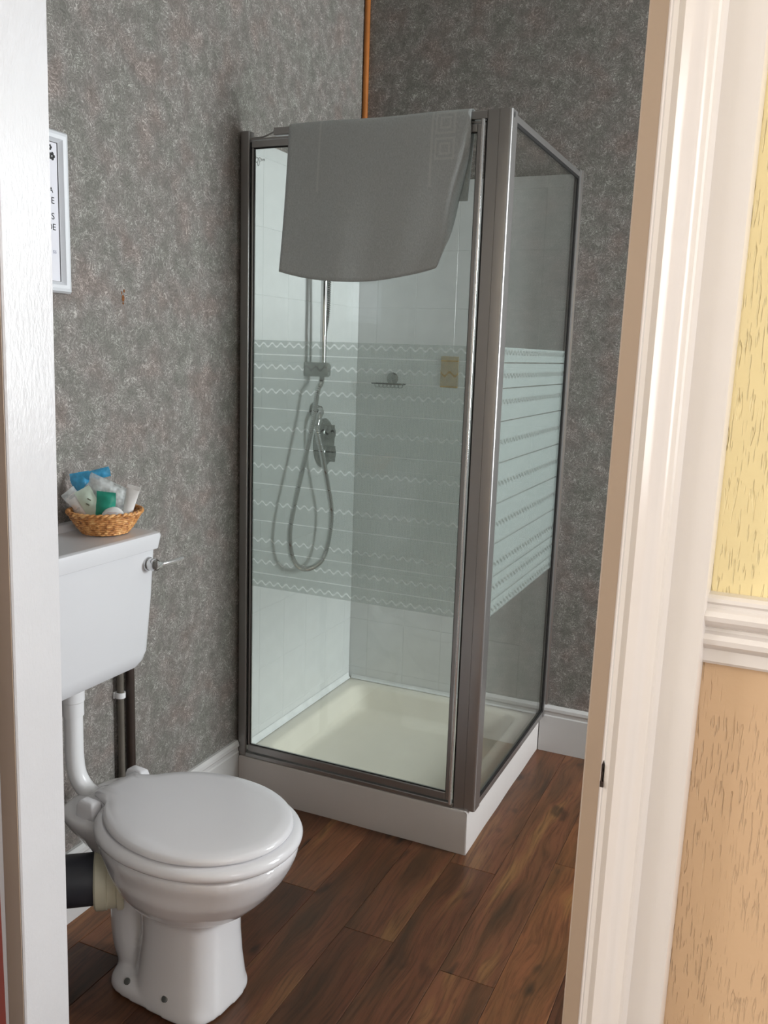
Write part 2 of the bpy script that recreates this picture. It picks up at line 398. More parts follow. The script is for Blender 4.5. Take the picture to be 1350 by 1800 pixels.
# hall around the camera
bm = bmesh.new()
box(bm, -1.3, -1.2, -4.4, -4.02, -.05, ZC); box(bm, -1.3, -1.2, -2.68, YH, -.05, ZC)
box(bm, -1.3, -1.2, -4.02, -2.68, -.05, .93); box(bm, -1.3, -1.2, -4.02, -2.68, 2.47, ZC)
struct(finish('wall_hall_left', bm, 'ceiling'))
struct(boxo('wall_hall_back', (-1.2, 3.2, -4.5, -4.4, -.05, ZC), 'ceiling'))
bm = bmesh.new()
box(bm, 3.2, 3.3, -4.4, -4.08, -.05, ZC); box(bm, 3.2, 3.3, -2.52, YH, -.05, ZC)
box(bm, 3.2, 3.3, -4.08, -2.52, -.05, .98); box(bm, 3.2, 3.3, -4.08, -2.52, 2.52, ZC)
struct(finish('wall_hall_right', bm, 'ceiling'))

# floor with separate planks
fl = struct(boxo('floor', (-.0, XR, -2.08, 0, -.06, -.0105), 'gasket'))
hf = struct(boxo('floor_hall', (-1.2, 3.2, -4.4, -2.081, -.06, -.001), 'hallfloor'))
PWD = .132
ends = {(-1): [-1.56], 0: [-.60, -1.86], 1: [-1.132], 2: [-.45, -1.74], 3: [-1.226], 4: [-.84, -2.0], 5: [-1.266], 6: [-.71, -1.9]}
for k in range(-5, 23):
    x0 = .214+PWD*(k); x1 = x0+PWD
    x0c, x1c = max(x0, 0.001), min(x1, XR-.001)
    if x1c-x0c < .01: continue
    js = ends.get(k, [-.35-.9*random.random(), -1.3-.6*random.random()])
    ys = [-.001]+sorted([j for j in js if j > -2.07], reverse=True)+[-2.079]
    for a, b_ in zip(ys, ys[1:]):
        bm = bmesh.new(); g = .00045; c = .0011
        r = lambda d, z: [(x0c+g+d, b_+g+d, z), (x1c-g-d, b_+g+d, z), (x1c-g-d, a-g-d, z), (x0c+g+d, a-g-d, z)]
        loft(bm, [r(0, -.0100), r(0, -.0007), r(c, 0)])
        finish('plank', bm, 'wood', fl)

# skirting
def skirting(name, p0, p1, nrm, h, parent=None):
    """runs from p0 to p1 on wall; nrm into room"""
    prof = [(0, 0), (.014, 0), (.014, h-.038), (.011, h-.034), (.011, h-.024), (.015, h-.018), (.014, h-.008), (.008, h), (0, h)]
    bm = bmesh.new()
    f = lambda P: (lambda d, z: (P[0]+nrm[0]*d, P[1]+nrm[1]*d, z+.0005))
    extrude_prof(bm, prof, f(p0), f(p1)); return struct(finish(name, bm, 'skirt', None, 30))
skirting('baseboard_left', (0, -2.019, 0), (0, -.787, 0), (1, 0), .178)
skirting('baseboard_back', (.772, 0, 0), (XR, 0, 0), (0, -1), .170)
skirting('baseboard_right', (XR, -2.019, 0), (XR, -.016, 0), (-1, 0), .170)
skirting('baseboard_front', (1.45, -2.02, 0), (XR-.016, -2.02, 0), (0, 1), .170)
# orange corner strip above the tiles
bm = bmesh.new(); tube(bm, [(.010, -.010, 1.972), (.010, -.010, ZC-.002)], .010, 12)
struct(finish('trim_1', bm, 'orange_wood', None, 40))

# tiles
TZ0, TZ1 = .1312, 1.969
def tiles(parent, along, cuts, origin):
    zs = [TZ1, 1.93]
    while zs[-1]-.1948 > TZ0: zs.append(zs[-1]-.1948)
    zs.append(TZ0)
    cache = {}
    for za, zb in zip(zs, zs[1:]):
        for a, b_ in zip(cuts, cuts[1:]):
            w, hh = b_-a, za-zb; key = (round(w, 4), round(hh, 4))
            if key not in cache:
                bm = bmesh.new(); g = .0004; c = .0007; T = .0064
                def ring(d, t):
                    q = [(g+d, g+d), (w-g-d, g+d), (w-g-d, hh-g-d), (g+d, hh-g-d)]
                    return [((t, -u, v) if along == 'y' else (u, -t, v)) for u, v in q]
                loft(bm, [ring(0, 0.0005), ring(0, T-.0008), ring(c, T)])
                o = finish('tile', bm, 'tile', parent); cache[key] = o.data
            else:
                o = bpy.data.objects.new('tile', cache[key]); COL.objects.link(o); o.parent = parent
            o.location = (.0, -a, zb) if along == 'y' else (a, .0, zb)
cl = [0.0075, .06, .21, .36, .51, .66, .765]
cb = [0.0005, .08, .23, .38, .53, .68, .772]
tiles(wl, 'y', cl, None); tiles(wb, 'x', cb, None)
def child_box(name, b, mat, parent): return boxo(name, b, mat, parent)
boxo('grout', (0.0002, .0056, -.765, -.0075, TZ0, TZ1-.001), 'grout', wl)
boxo('grout', (.0072, .772, -.0056, -.0002, TZ0, TZ1-.001), 'grout', wb)
# rust mark on the left wall
bm = bmesh.new()
for (dy, dz, w, h_) in ((0, 0, .009, .016), (.004, .017, .005, .008), (-.005, .012, .003, .009), (.0, -.012, .005, .006)):
    lathe(bm, [(.5, 0), (.5, .0006)], (0, 0, 0), 'x', 9)
    bm.verts.ensure_lookup_table()
    for v in bm.verts[-18:]: v.co = Vector((v.co.x+.0002, -1.27+dy+v.co.y*w, 1.491+dz+v.co.z*h_))
o = finish('wall_blemish', bm, 'rust', wl)

# ------------------------------------------------------------------ door lining, architrave, dado
SL, SR = .012, .008
def lean(fn, k, z0=1.2):
    return lambda *p: (lambda q: (q[0]+k*(q[2]-z0), q[1], q[2]))(fn(*p))
def vert_prof(name, prof, k, z0, z1, mat, parent=None, smooth=25):
    bm = bmesh.new()
    extrude_prof(bm, prof, lean(lambda x, y: (x, y, z0), k), lean(lambda x, y: (x, y, z1), k))
    return finish(name, bm, mat, parent, smooth)
df = struct(bpy.data.objects.new('trim_2', None)); COL.objects.link(df)
ZT = 2.03
# left lining and stop (white reveal seen face on)
vert_prof('lining', [(.442, -2.141), (.462, -2.141), (.468, -2.138), (.468, -2.100), (.5005, -2.0995), (.5025, -2.097), (.5025, -2.010), (.4995, -2.007), (.442, -2.007)], SL, 0, ZT+.03, 'jamb', df)
vert_prof('stop_edge', [(.4685, -2.1002), (.4995, -2.1002), (.4995, -2.1012), (.4685, -2.1012)], SL, 0, ZT, 'beige', df)
# right lining with stop
vert_prof('lining', [(1.404, -2.146), (1.357, -2.146), (1.3500, -2.149), (1.3455, -2.1485), (1.3435, -2.143), (1.3445, -2.138), (1.3445, -2.118), (1.3410, -2.1165), (1.3375, -2.113), (1.3350, -2.106), (1.3350, -2.007), (1.404, -2.007)], SR, 0, ZT+.03, 'arch', df)
vert_prof('door_stop', [(1.3348, -2.007), (1.3348, -2.1055), (1.3185, -2.104), (1.3165, -2.101), (1.3165, -2.007)], SR, 0, ZT, 'beige', df)
boxo('head_lining', (.50, 1.318, -2.10, -2.007, ZT, ZT+.03), 'arch', df)
# right architrave, moulded
arch = [(1.357, -2.136), (1.357, -2.1500), (1.3600, -2.1520), (1.3640, -2.1540), (1.3690, -2.1585), (1.3740, -2.1650), (1.3785, -2.1705), (1.3830, -2.1735), (1.3865, -2.1740), (1.3885, -2.1725), (1.3905, -2.1660), (1.3930, -2.1620),
        (1.3960, -2.1615), (1.4200, -2.1610), (1.4240, -2.1595), (1.4255, -2.1560), (1.4265, -2.136)]
vert_prof('architrave', [(x-.0015, y) for x, y in arch], SR, 0, ZT+.07, 'arch', df, 28)
# left architrave (behind the opened door) and head
archl = [(.462-(x-1.357)*1.0, y) for x, y in arch]
vert_prof('architrave', archl, SL, 0, ZT+.07, 'arch', df, 28)
bm = bmesh.new(); extrude_prof(bm, [(ZT+.012+(x-1.357), y) for x, y in arch], lambda z, y: (.39, y, z), lambda z, y: (1.43, y, z))
finish('architrave', bm, 'arch', df, 28)
# strike chip in the right lining
bm = bmesh.new(); 
for (z0_, z1_, w) in ((.966, .972, .0028), (.972, .982, .0012), (.982, .990, .0007)):
    x_ = 1.3428+SR*(.97-1.2)
    box(bm, x_-w*.2, x_+w, -2.1505, -2.140, z0_, z1_)
finish('paint_chip', bm, 'brown_pipe', df)
# threshold strip
boxo('threshold', (.505, 1.315, -2.10, -2.03, .0005, .009), 'orange_wood', df, .002)

# dado rail to the right of the architrave
dp = [(0, 1.1095), (.006, 1.1095), (.0085, 1.1125), (.0085, 1.124), (.010, 1.1255), (.014, 1.1275), (.0175, 1.131), (.0185, 1.136), (.0165, 1.1405), (.011, 1.1425), (.0105, 1.1455),
      (.0145, 1.147), (.019, 1.150), (.0225, 1.1545), (.0235, 1.159), (.0215, 1.1635), (.0165, 1.166), (.0165, 1.169), (.019, 1.1715), (.0185, 1.175), (.014, 1.1775), (0, 1.1775)]
bm = bmesh.new(); extrude_prof(bm, dp, lambda d, z: (1.4225, YH-d, z-.001), lambda d, z: (3.199, YH-d, z-.001))
struct(finish('trim_3', bm, 'arch', None, 25))
bm = bmesh.new(); extrude_prof(bm, dp, lambda d, z: (-1.199, YH-d, z-.001), lambda d, z: (.388-.03, YH-d, z-.001))
struct(finish('trim_4', bm, 'arch', None, 25))

# red-brown door standing open into the hall (hinged on the left jamb)
dr = struct(bpy.data.objects.new('door_1', None)); COL.objects.link(dr)
bm = bmesh.new()
# closed door frame of stiles and rails, 4 sunk panels, drawn in local coordinates then turned
DW, DH, DT = .80, 1.98, .040
def leaf(bm):
    for b_ in ((0, .10, 0, DT, 0, DH), (DW-.10, DW, 0, DT, 0, DH), (.10, DW-.10, 0, DT, 0, .2), (.10, DW-.10, 0, DT, .80, .95), (.10, DW-.10, 0, DT, DH-.11, DH), (.35, .45, 0, DT, .2, .8), (.35, .45, 0, DT, .95, DH-.11)):
        box(bm, *b_)
leaf(bm); o1 = finish('door_frame', bm, 'red_door', dr, None, .002)
ps = [(.10, .35, .2, .8), (.45, .70, .2, .8), (.10, .35, .95, DH-.11), (.45, .70, .95, DH-.11)]
for a in ps:
    boxo('door_panel', (a[0]+.001, a[1]-.001, .012, .028, a[2]+.001, a[3]-.001), 'red_door', dr, .003)
bm = bmesh.new()
for s_ in (-1, 1):
    y_ = 0 if s_ < 0 else DT
    lathe(bm, [(.0, 0), (.026, 0), (.024, s_*.006), (.009, s_*.008), (.009, s_*.035), (.024, s_*.045), (.027, s_*.056), (.018, s_*.068), (0, s_*.07)], (DW-.05, y_, 1.0), 'y', 20)
finish('door_handle', bm, 'chrome', dr, 40)
bm = bmesh.new()
for z_ in (.22, 1.72):
    lathe(bm, [(0, z_), (.006, z_), (.006, z_+.09), (0, z_+.09)], (-.003, .002, 0), 'z', 12)
finish('hinge', bm, 'screw', dr, 40)
dr.location = (.508, -2.1500, .01); dr.rotation_euler = (0, 0, math.radians(-152))

# ------------------------------------------------------------------ shower tray
WX, DY, TZ = .778, .770, .130
TB = .764; TD = .782
tray = empty('shower_tray', (.38, -.39, 0), 'cream shower tray boxed in by a low white painted plinth under the glass enclosure', 'shower tray')
def rrect(x0, x1, y0, y1, r, z, n=6):
    pts = []
    for (cx, cy, a0) in ((x1-r, y1-r, 0), (x0+r, y1-r, 90), (x0+r, y0+r, 180), (x1-r, y0+r, 270)):
        for k in range(n+1):
            a = math.radians(a0+90*k/n); pts.append((cx+r*math.cos(a), cy+r*math.sin(a), z))
    return pts
bm = bmesh.new()
x0, x1, y0, y1 = .003, TB-.004, -TD+.004, -.003
loft(bm, [rrect(x0, x1, y0, y1, .004, .015), rrect(x0, x1, y0, y1, .004, TZ-.002), rrect(x0+.002, x1-.002, y0+.002, y1-.002, .004, TZ),
          rrect(x0+.052, x1-.052, y0+.052, y1-.042, .065, TZ-.0005), rrect(x0+.060, x1-.060, y0+.060, y1-.050, .06, TZ-.004), rrect(x0+.065, x1-.065, y0+.065, y1-.056, .058, TZ-.012),
          rrect(x0+.086, x1-.086, y0+.086, y1-.078, .05, .058), rrect(x0+.096, x1-.096, y0+.096, y1-.088, .045, .047), rrect(x0+.115, x1-.115, y0+.115, y1-.108, .04, .0435),
          rrect(x0+.30, x1-.30, y0+.30, y1-.30, .02, .0400)])
kid(finish('basin', bm, 'basin', None, 50), tray)
bm = bmesh.new()
n = 24
def wob(u): return .0025*math.sin(u*5.0)+.0015*math.sin(u*23)
# front face plinth with slightly uneven foot
ring = []
pts_t = [(0.0, -TD-.010)]+[(TB*i/n, -TD-.010) for i in range(1, n+1)]
A = []
for i in range(n+1):
    x = .015+(TB-.0115)*i/n
    A.append([(x, -TD-.008+wob(x)*.4, .0005), (x, -TD-.008, TZ-.006), (x, -TD-.005, TZ-.001), (x, -TD+.003, TZ), (x, -TD+.003, .0005)])
loft(bm, A)
A = []
for i in range(n+1):
    y = -TD-.0075+(TD+.005)*i/n
    A.append([(TB+.005+wob(y)*.4, y, .0005), (TB+.005, y, TZ-.006), (TB+.002, y, TZ-.001), (TB-.004, y, TZ), (TB-.004, y, .0005)])
loft(bm, A)
kid(finish('plinth', bm, 'riser', None, 35), tray)
# white sealing strips against the walls
bm = bmesh.new()
extrude_prof(bm, [(.0075, TZ+.0005), (.017, TZ+.0005), (.012, TZ+.008), (.0078, TZ+.022)], lambda x, z: (x, -.745, z), lambda x, z: (x, -.017, z))
extrude_prof(bm, [(.0075, TZ+.0005), (.014, TZ+.0005), (.010, TZ+.006), (.0078, TZ+.014)], lambda y, z: (.018, -y, z), lambda y, z: (.755, -y, z))
kid(finish('sealing_strip', bm, 'seal', None), tray)

# ------------------------------------------------------------------ shower enclosure
enc = empty('shower_enclosure', (.39, -.385, TZ), 'square glass shower enclosure with satin metal frame and etched wavy bands', 'shower enclosure')
ZTOP = 1.979
def part(o): return kid(o, enc)
# wall channel for the door
part(boxo('wall_channel', (.0082, .036, -.785, -.757, TZ+.001, ZTOP-.004), 'alu', None, .003))
bm = bmesh.new(); tube(bm, [(.0385, -.776, .165), (.0385, -.776, 1.945)], .0022, 6)
part(finish('black_seal', bm, 'gasket'))
# corner post with rounded corner and thin joint line
bm = bmesh.new()
r = .0075; px, py = .787, -.7815
prof = [(.7235, -.7600), (.7235, -.7795), (.7255, py)]+[(.7545, py), (.7548, py+.0012), (.7556, py+.0012), (.7559, py)]
prof += [(px-r+r*math.sin(a), py+r-r*math.cos(a)) for a in (math.radians(15*k) for k in range(0, 7))]
prof += [(px, -.7370), (.7830, -.7355), (.7700, -.7355), (.7700, -.7560), (.745, -.7600)]
extrude_prof(bm, prof, lambda x, y: (x, y, TZ+.001), lambda x, y: (x, y, ZTOP))
part(finish('corner_post', bm, 'alu', None, 25))
bm = bmesh.new(); lathe(bm, [(.0, 0), (.0035, 0), (.0035, .001), (0, .0012)], (.7868, -.763, ZTOP-.012), 'x', 12)
bm.verts.ensure_lookup_table()
for v in bm.verts: v.co.z = (v.co.z-(ZTOP-.012))*2+ZTOP-.012
part(finish('screw_cap', bm, 'gasket'))
# header above the door: bar, thin rail and a small gap by the wall
bm = bmesh.new()
box(bm, .112, .7235, -.782, -.760, 1.9585, ZTOP-.001)
part(finish('header_bar', bm, 'alu', None, None, .0015))
bm = bmesh.new(); box(bm, .036, .7235, -.778, -.764, 1.9500, 1.9545)
tube(bm, spline([(.037, -.771, 1.957), (.07, -.771, 1.958), (.09, -.771, 1.963), (.113, -.771, 1.972)], 5), .0022, 8)
part(finish('header_track', bm, 'alu'))
# bottom track
part(boxo('bottom_track', (.036, .7235, -.786, -.762, TZ+.0003, .1435), 'alu', None, .002))
# door
dz0, dz1, dx0, dx1 = .146, 1.948, .0415, .7185
def rail(name, b): return part(boxo(name, b, 'alu', None, .0025))
rail('door_rail', (dx0, dx1-.020, -.781, -.765, dz1-.0185, dz1)); rail('door_rail', (dx0, dx1-.020, -.781, -.765, dz0, dz0+.0235))
rail('door_stile', (dx0, dx0+.0065, -.780, -.766, dz0+.0235, dz1-.0185))
rail('door_stile', (dx1-.020, dx1-.0075, -.781, -.765, dz0, dz1))
bm = bmesh.new()
tube(bm, [(dx1-.0030, -.7875, dz0-.004), (dx1-.0030, -.7875, dz1+.008)], .0046, 14)
part(finish('door_handle_strip', bm, 'polish', None, 50))
part(boxo('black_seal', (dx1+.0012, .7233, -.7780, -.7620, dz0-.004, dz1+.014), 'gasket', None))
gx0, gx1, gz0, gz1 = dx0+.0065, dx1-.020, dz0+.0235, dz1-.0185
g = part(boxo('glass_pane', (gx0+.0003, gx1-.0003, -.7755, -.7710, gz0+.0003, gz1-.0003), 'glass_e', None))
bm = bmesh.new(); t_ = .0024
box(bm, gx0+.0002, gx1-.0002, -.7785, -.7765, gz1-t_*1.6, gz1-.0002); box(bm, gx0+.0002, gx1-.0002, -.7785, -.7765, gz0+.0002, gz0+t_)
box(bm, gx0+.0002, gx0+t_, -.7785, -.7765, gz0+.003, gz1-.005); box(bm, gx1-t_*.5, gx1-.0002, -.7785, -.7765, gz0+.003, gz1-.005)
part(finish('black_gasket', bm, 'gasket'))
# tiny etched mark in the top left corner of the door glass
bm = bmesh.new()
c0 = Vector((.066, -.7765, 1.895)); s = 1.0
strokes = [[(-.012, 0, .014), (-.013, 0, .002), (-.010, 0, -.004), (-.006, 0, 0), (-.006, 0, .008), (-.012, 0, .008)],
           [(-.008, 0, -.004), (-.006, 0, -.012), (-.002, 0, -.010), (-.001, 0, 0), (-.003, 0, .006), (.001, 0, .008), (.004, 0, .002), (.003, 0, -.003)],
           [(.005, 0, .006), (.008, 0, .0), (.011, 0, .005), (.014, 0, -.001), (.016, 0, .005)]]
for st in strokes: tube(bm, spline([c0+Vector(p) for p in st], 4), .0007, 5)
M['etch'] = mottled('etched_mark', (140, 146, 144), .6)
part(finish('etched_mark', bm, 'etch'))
# side panel
sy0, sy1 = -.7350, -.0285
rail('side_rail', (.7715, .785, sy0, sy1, 1.9560, 1.974)); rail('side_rail', (.7715, .785, sy0, sy1, TZ+.0005, .1520))
bm = bmesh.new()
extrude_prof(bm, [(.7690, 0), (.7690, -.0285), (.7710, -.0285), (.7710, -.024), (.7755, -.024), (.7755, -.0285), (.7795, -.0285), (.7800, -.022), (.7830, -.022), (.7835, -.0285), (.7870, -.0285), (.7870, -.006), (.7930, -.005), (.7930, 0)],
             lambda x, y: (x, y-.0006, TZ+.045 if False else TZ+.001), lambda x, y: (x, y-.0006, ZTOP))
part(finish('wall_channel', bm, 'alu'))
part(boxo('glass_pane', (.7755, .7800, sy0+.0003, sy1-.0003, .1523, 1.9557), 'glass_e', None))
bm = bmesh.new()
box(bm, .7806, .7856, sy0, sy1, 1.9470, 1.9557); box(bm, .7806, .7856, sy0, sy1, .1523, .1610); box(bm, .7806, .7856, sy1-.014, sy1-.0002, .161, 1.947)
part(finish('black_gasket', bm, 'gasket'))

# ------------------------------------------------------------------ towel over the header
bm = bmesh.new()
NU, NV = 48, 60
def topx(u): return .166+(.684-.166)*u
yb, yf, zt_ = -.7560, -.7885, 1.9835
lens_f, lens_b = .40, .215
rings = []
for j in range(NV+1):
    v = j/NV; row = []
    for i in range(NU+1):
        u = i/NU
        ft = 1.955
        # three pieces: back flap (v<.34), over the bar (.34-.42), front flap
        if v < .34:
            k = 1-v/.34; z = 1.9700-.200*k; y = yb+.004*math.sin(u*7+k*2)*k; x = topx(u)-.0*k
            x = .166+(.672-.166)*u+.012*(1-k)*u
            z += .004*math.sin(u*3)*k
        elif v < .42:
            a = (v-.34)/.08*PI; y = (yb+yf)/2+math.cos(a)*(yb-yf)/2; z = 1.9720+.0100*math.sin(a)+.0015*math.sin(u*9); x = topx(u)
        else:
            k = (v-.42)/.58
            xl = .166+.006*math.sin(k*PI*.7)-.016*k**2.2*1.6*(1 if k > .0 else 0); xr = .684-.012*k-.058*k**1.5+.004*math.sin(k*9)
            xl = .168+.004*math.sin(k*2.4)-.012*k**2
            drop = .358+.042*math.sin(PI*min(1, max(0, u*.97+.03)))**.75+.012*(1-u)-.006*u
            x = xl+(xr-.010-xl)*(u/.92) if u < .92 else xr-.010+.125*(u-.92)
            z = 1.970-drop*k
            bulge = .012*math.sin(PI*k*.9)+.010*k
            fold = .010*math.sin(u*5.2+.5)*k+.004*math.sin(u*17+2)*k
            y = yf-bulge*(.4+.6*math.sin(PI*u))-fold-.002
            # right edge turns back, left edge curls forward
            if u > .92:
                y += .46*(u-.92)*max(0, math.sin(PI*min(1, k**1.2*1.02)))**1.2
            if u < .10: y -= .10*(.10-u)*k*1.6
        row.append(bm.verts.new((x, y, z)))
    rings.append(row)
for a, b_ in zip(rings, rings[1:]):
    for i in range(NU): bm.faces.new((a[i], a[i+1], b_[i+1], b_[i]))
tw = finish('towel', bm, 'towel', None, 80)
sm = tw.modifiers.new('solid', 'SOLIDIFY'); sm.thickness = .003; sm.offset = 1
tw['label'] = 'pale grey bath towel draped over the top rail of the shower door'; tw['category'] = 'towel'
hem = bmesh.new()
# rolled hem along the bottom edge
e = [Vector(v.co) for v in []]
hem.free()

# ------------------------------------------------------------------ shower fittings
RX, RY = .070, -.392
rail_t = empty('shower_rail', (0, RY, 1.32), 'slim chrome riser rail with its bracket on the left tiled wall inside the shower', 'shower rail')
bm = bmesh.new(); tube(bm, [(RX, RY, 1.302), (RX, RY, 1.93)], .0105, 18)
kid(finish('pole', bm, 'chrome', None, 40), rail_t)
for z in (1.322, 1.90):
    bm = bmesh.new()
    loft(bm, [rrect(-.014, .014, -.023, .023, .006, 0), rrect(-.014, .014, -.023, .023, .006, .080), rrect(-.010, .010, -.018, .018, .006, .086)])
    bm.verts.ensure_lookup_table()
    for v in bm.verts: v.co = Vector((.0075+v.co.z, RY+v.co.x, z+v.co.y))
    kid(finish('bracket', bm, 'greyplate', None, 40), rail_t)
# corrugated hose with handset up behind the towel
hs = empty('shower_handset', (.085, -.37, 1.78), 'chrome hand shower hung at the top of the rail behind the towel', 'shower head')
bm = bmesh.new(); tube(bm, [(.080, -.375, 1.70), (.095, -.375, 1.78), (.112, -.378, 1.83)], .011, 16)
kid(finish('handle', bm, 'chrome', None, 40), hs)
bm = bmesh.new(); lathe(bm, [(0, -.016), (.018, -.016), (.034, .0), (.036, .01), (.030, .013), (0, .013)], (0, 0, 0), 'z', 26)
for v in bm.verts: v.co = Matrix.Rotation(math.radians(118), 3, 'Y') @ v.co + Vector((.128, -.378, 1.845))
kid(finish('spray_plate', bm, 'chrome', None, 40), hs)
bm = bmesh.new(); lathe(bm, [(.0112, -.012), (.021, -.014), (.021, .014), (.0112, .012)], (RX, RY, 1.775), 'z', 18)
kid(finish('clamp', bm, 'chrome', None, 40), hs)
hp = [(.0800, -.372, 1.695), (.074, -.372, 1.612), (.068, -.366, 1.50), (.056, -.364, 1.42), (.054, -.364, 1.34), (.058, -.378, 1.283), (.068, -.420, 1.255), (.07, -.452, 1.158), (.07, -.504, 1.033), (.07, -.565, .894), (.068, -.587, .796), (.066, -.555, .712),
      (.064, -.468, .668), (.064, -.365, .675), (.066, -.318, .738), (.068, -.306, .837), (.07, -.344, .941), (.068, -.380, 1.041), (.058, -.392, 1.10), (.050, -.390, 1.140)]
sp = spline(hp, 40)
# resample evenly
res = [sp[0]]; acc = 0; step = .0022
for a, b_ in zip(sp, sp[1:]):
    d = (b_-a).length
    while acc+d >= step:
        tt = (step-acc)/d; a = a.lerp(b_, tt); res.append(a.copy()); d = (b_-a).length; acc = 0
    acc += d
bm = bmesh.new(); tube(bm, res, .0075, 10, True, lambda i: .0095 if i % 3 < 2 else .0062)
ho = finish('shower_hose', bm, 'chrome', None, 25)
ho['label'] = 'ribbed chrome shower hose hanging in a long loop below the rail'; ho['category'] = 'hose'
# wall outlet elbow
VY, VZ = -.262, 1.068
vl = empty('shower_valve', (.0075, VY, VZ), 'chrome oval shower valve plate with two knobs on the left tiled wall', 'shower valve')
bm = bmesh.new(); lathe(bm, [(0, 0), (1, 0), (1, .004), (.93, .009), (0, .010)], (0, 0, 0), 'x', 40)
for v in bm.verts: v.co = Vector((v.co.x+.0075, VY+v.co.y*.072, VZ+v.co.z*.086))
kid(finish('plate', bm, 'darkplate', None, 30), vl)
for (dz, rr, hh) in ((.034, .026, .034), (-.036, .024, .038)):
    bm = bmesh.new(); lathe(bm, [(0, .010), (rr*1.1, .010), (rr*1.1, .014), (rr*.85, .018), (rr, hh-.006), (rr*.92, hh), (0, hh)], (.0075, VY+.004, VZ+dz), 'x', 28)
    box(bm, .020, .0075+hh+.006, VY+.004-.004, VY+.004+.004, VZ+dz-rr*1.15, VZ+dz+rr*1.15)
    kid(finish('knob', bm, 'darkplate', None, 30), vl)
ou = empty('hose_outlet', (.0075, -.345, 1.185), 'round chrome wall elbow feeding the hose beside the valve plate', 'wall outlet')
bm = bmesh.new(); lathe(bm, [(0, 0), (.026, 0), (.026, .004), (.020, .012), (.014, .030), (0, .034)], (.0075, -.337, 1.185), 'x', 26)
kid(finish('cover_plate', bm, 'darkplate', None, 40), ou)
bm = bmesh.new(); tube(bm, spline([(.030, -.339, 1.187), (.044, -.352, 1.180), (.050, -.378, 1.165), (.050, -.389, 1.139)], 6), .0115, 16)
kid(finish('elbow', bm, 'chrome', None, 40), ou)
# soap rack on the back wall
sr = empty('soap_rack', (.15, -.008, 1.27), 'small chrome wire soap rack on the back tiled wall', 'soap rack')
bm = bmesh.new()
loop = [(.095, -.062, 1.274), (.205, -.062, 1.274), (.214, -.050, 1.274), (.206, -.016, 1.274), (.094, -.016, 1.274), (.086, -.050, 1.274), (.095, -.062, 1.274)]
tube(bm, loop, .0024, 8)
kid(finish('rim_wire', bm, 'darkplate', None, 50), sr)
for k in range(7):
    x = .105+.015*k
    bm = bmesh.new(); tube(bm, spline([(x, -.062, 1.274), (x, -.056, 1.262), (x, -.022, 1.262), (x, -.016, 1.274)], 3), .0016, 6)
    kid(finish('wire', bm, 'darkplate', None, 50), sr)
bm = bmesh.new(); lathe(bm, [(0, 0), (.022, 0), (.022, -.004), (.012, -.009), (0, -.010)], (.150, -.0072, 1.292), 'y', 24)
tube(bm, [(.150, -.016, 1.290), (.150, -.018, 1.274)], .003, 8)
kid(finish('mount', bm, 'darkplate', None, 40), sr)
# old residue patch
bm = bmesh.new(); loft(bm, [rrect(.334, .401, 1.268, 1.378, .003, 0), rrect(.336, .400, 1.270, 1.376, .003, .002)])
for v in bm.verts: v.co = Vector((v.co.x, -.0070-v.co.z, v.co.y+.0015*math.sin(v.co.x*300)))
o = finish('residue_patch', bm, 'residue', wb)

# ------------------------------------------------------------------ toilet pan
pan = empty('toilet_pan', (.40, -1.56, 0), 'white ceramic toilet pan with closed round lid standing on the wood floor', 'toilet')
TA = math.radians(-5.5); PV = Vector((.19, -1.552, 0))
RT = Matrix.Translation(PV) @ Matrix.Rotation(TA, 4, 'Z') @ Matrix.Translation(-PV)
YC = -1.552
def egg(xb, xf, hw, z, p=2.2, n=48, cxr=.48, yo=0, hb=None):
    """oval with back xb, front xf, half width hw, widest point at cxr of length"""
    cx = xb+(xf-xb)*cxr; pts = []
    for k in range(n):
        a = 2*PI*k/n; c, s = math.cos(a), math.sin(a)
        ex = (xf-cx) if c > 0 else (cx-xb)
        pts.append((cx+ex*math.copysign(abs(c)**(2/p), c), YC+yo+hw*math.copysign(abs(s)**(2/p), s), z))
    return pts
bm = bmesh.new()
# bowl
loft(bm, [egg(.31, .50, .080, .226), egg(.300, .535, .104, .232), egg(.282, .574, .130, .250), egg(.262, .604, .150, .280), egg(.244, .631, .165, .315), egg(.228, .645, .168, .340), egg(.222, .655, .176, .365), egg(.222, .656, .177, .380), egg(.227, .652, .173, .386)])
# rear shelf
loft(bm, [egg(.150, .36, .060, .275, 3), egg(.135, .38, .085, .31, 3), egg(.112, .40, .108, .350, 3.4), egg(.104, .42, .116, .370, 3.6), egg(.106, .42, .115, .383, 3.6), egg(.110, .42, .111, .387, 3.6)])
# pedestal column
loft(bm, [egg(.300, .524, .102, .0006, 3.2), egg(.302, .522, .100, .03, 3.2), egg(.312, .518, .093, .09, 3.0), egg(.318, .516, .090, .15, 2.8), egg(.318, .516, .090, .215, 2.8), egg(.30, .54, .098, .236, 2.3)])
# foot flange
loft(bm, [egg(.242, .520, .101, .0006, 4.6), egg(.243, .519, .100, .024, 4.6), egg(.254, .512, .088, .050, 3.6)])
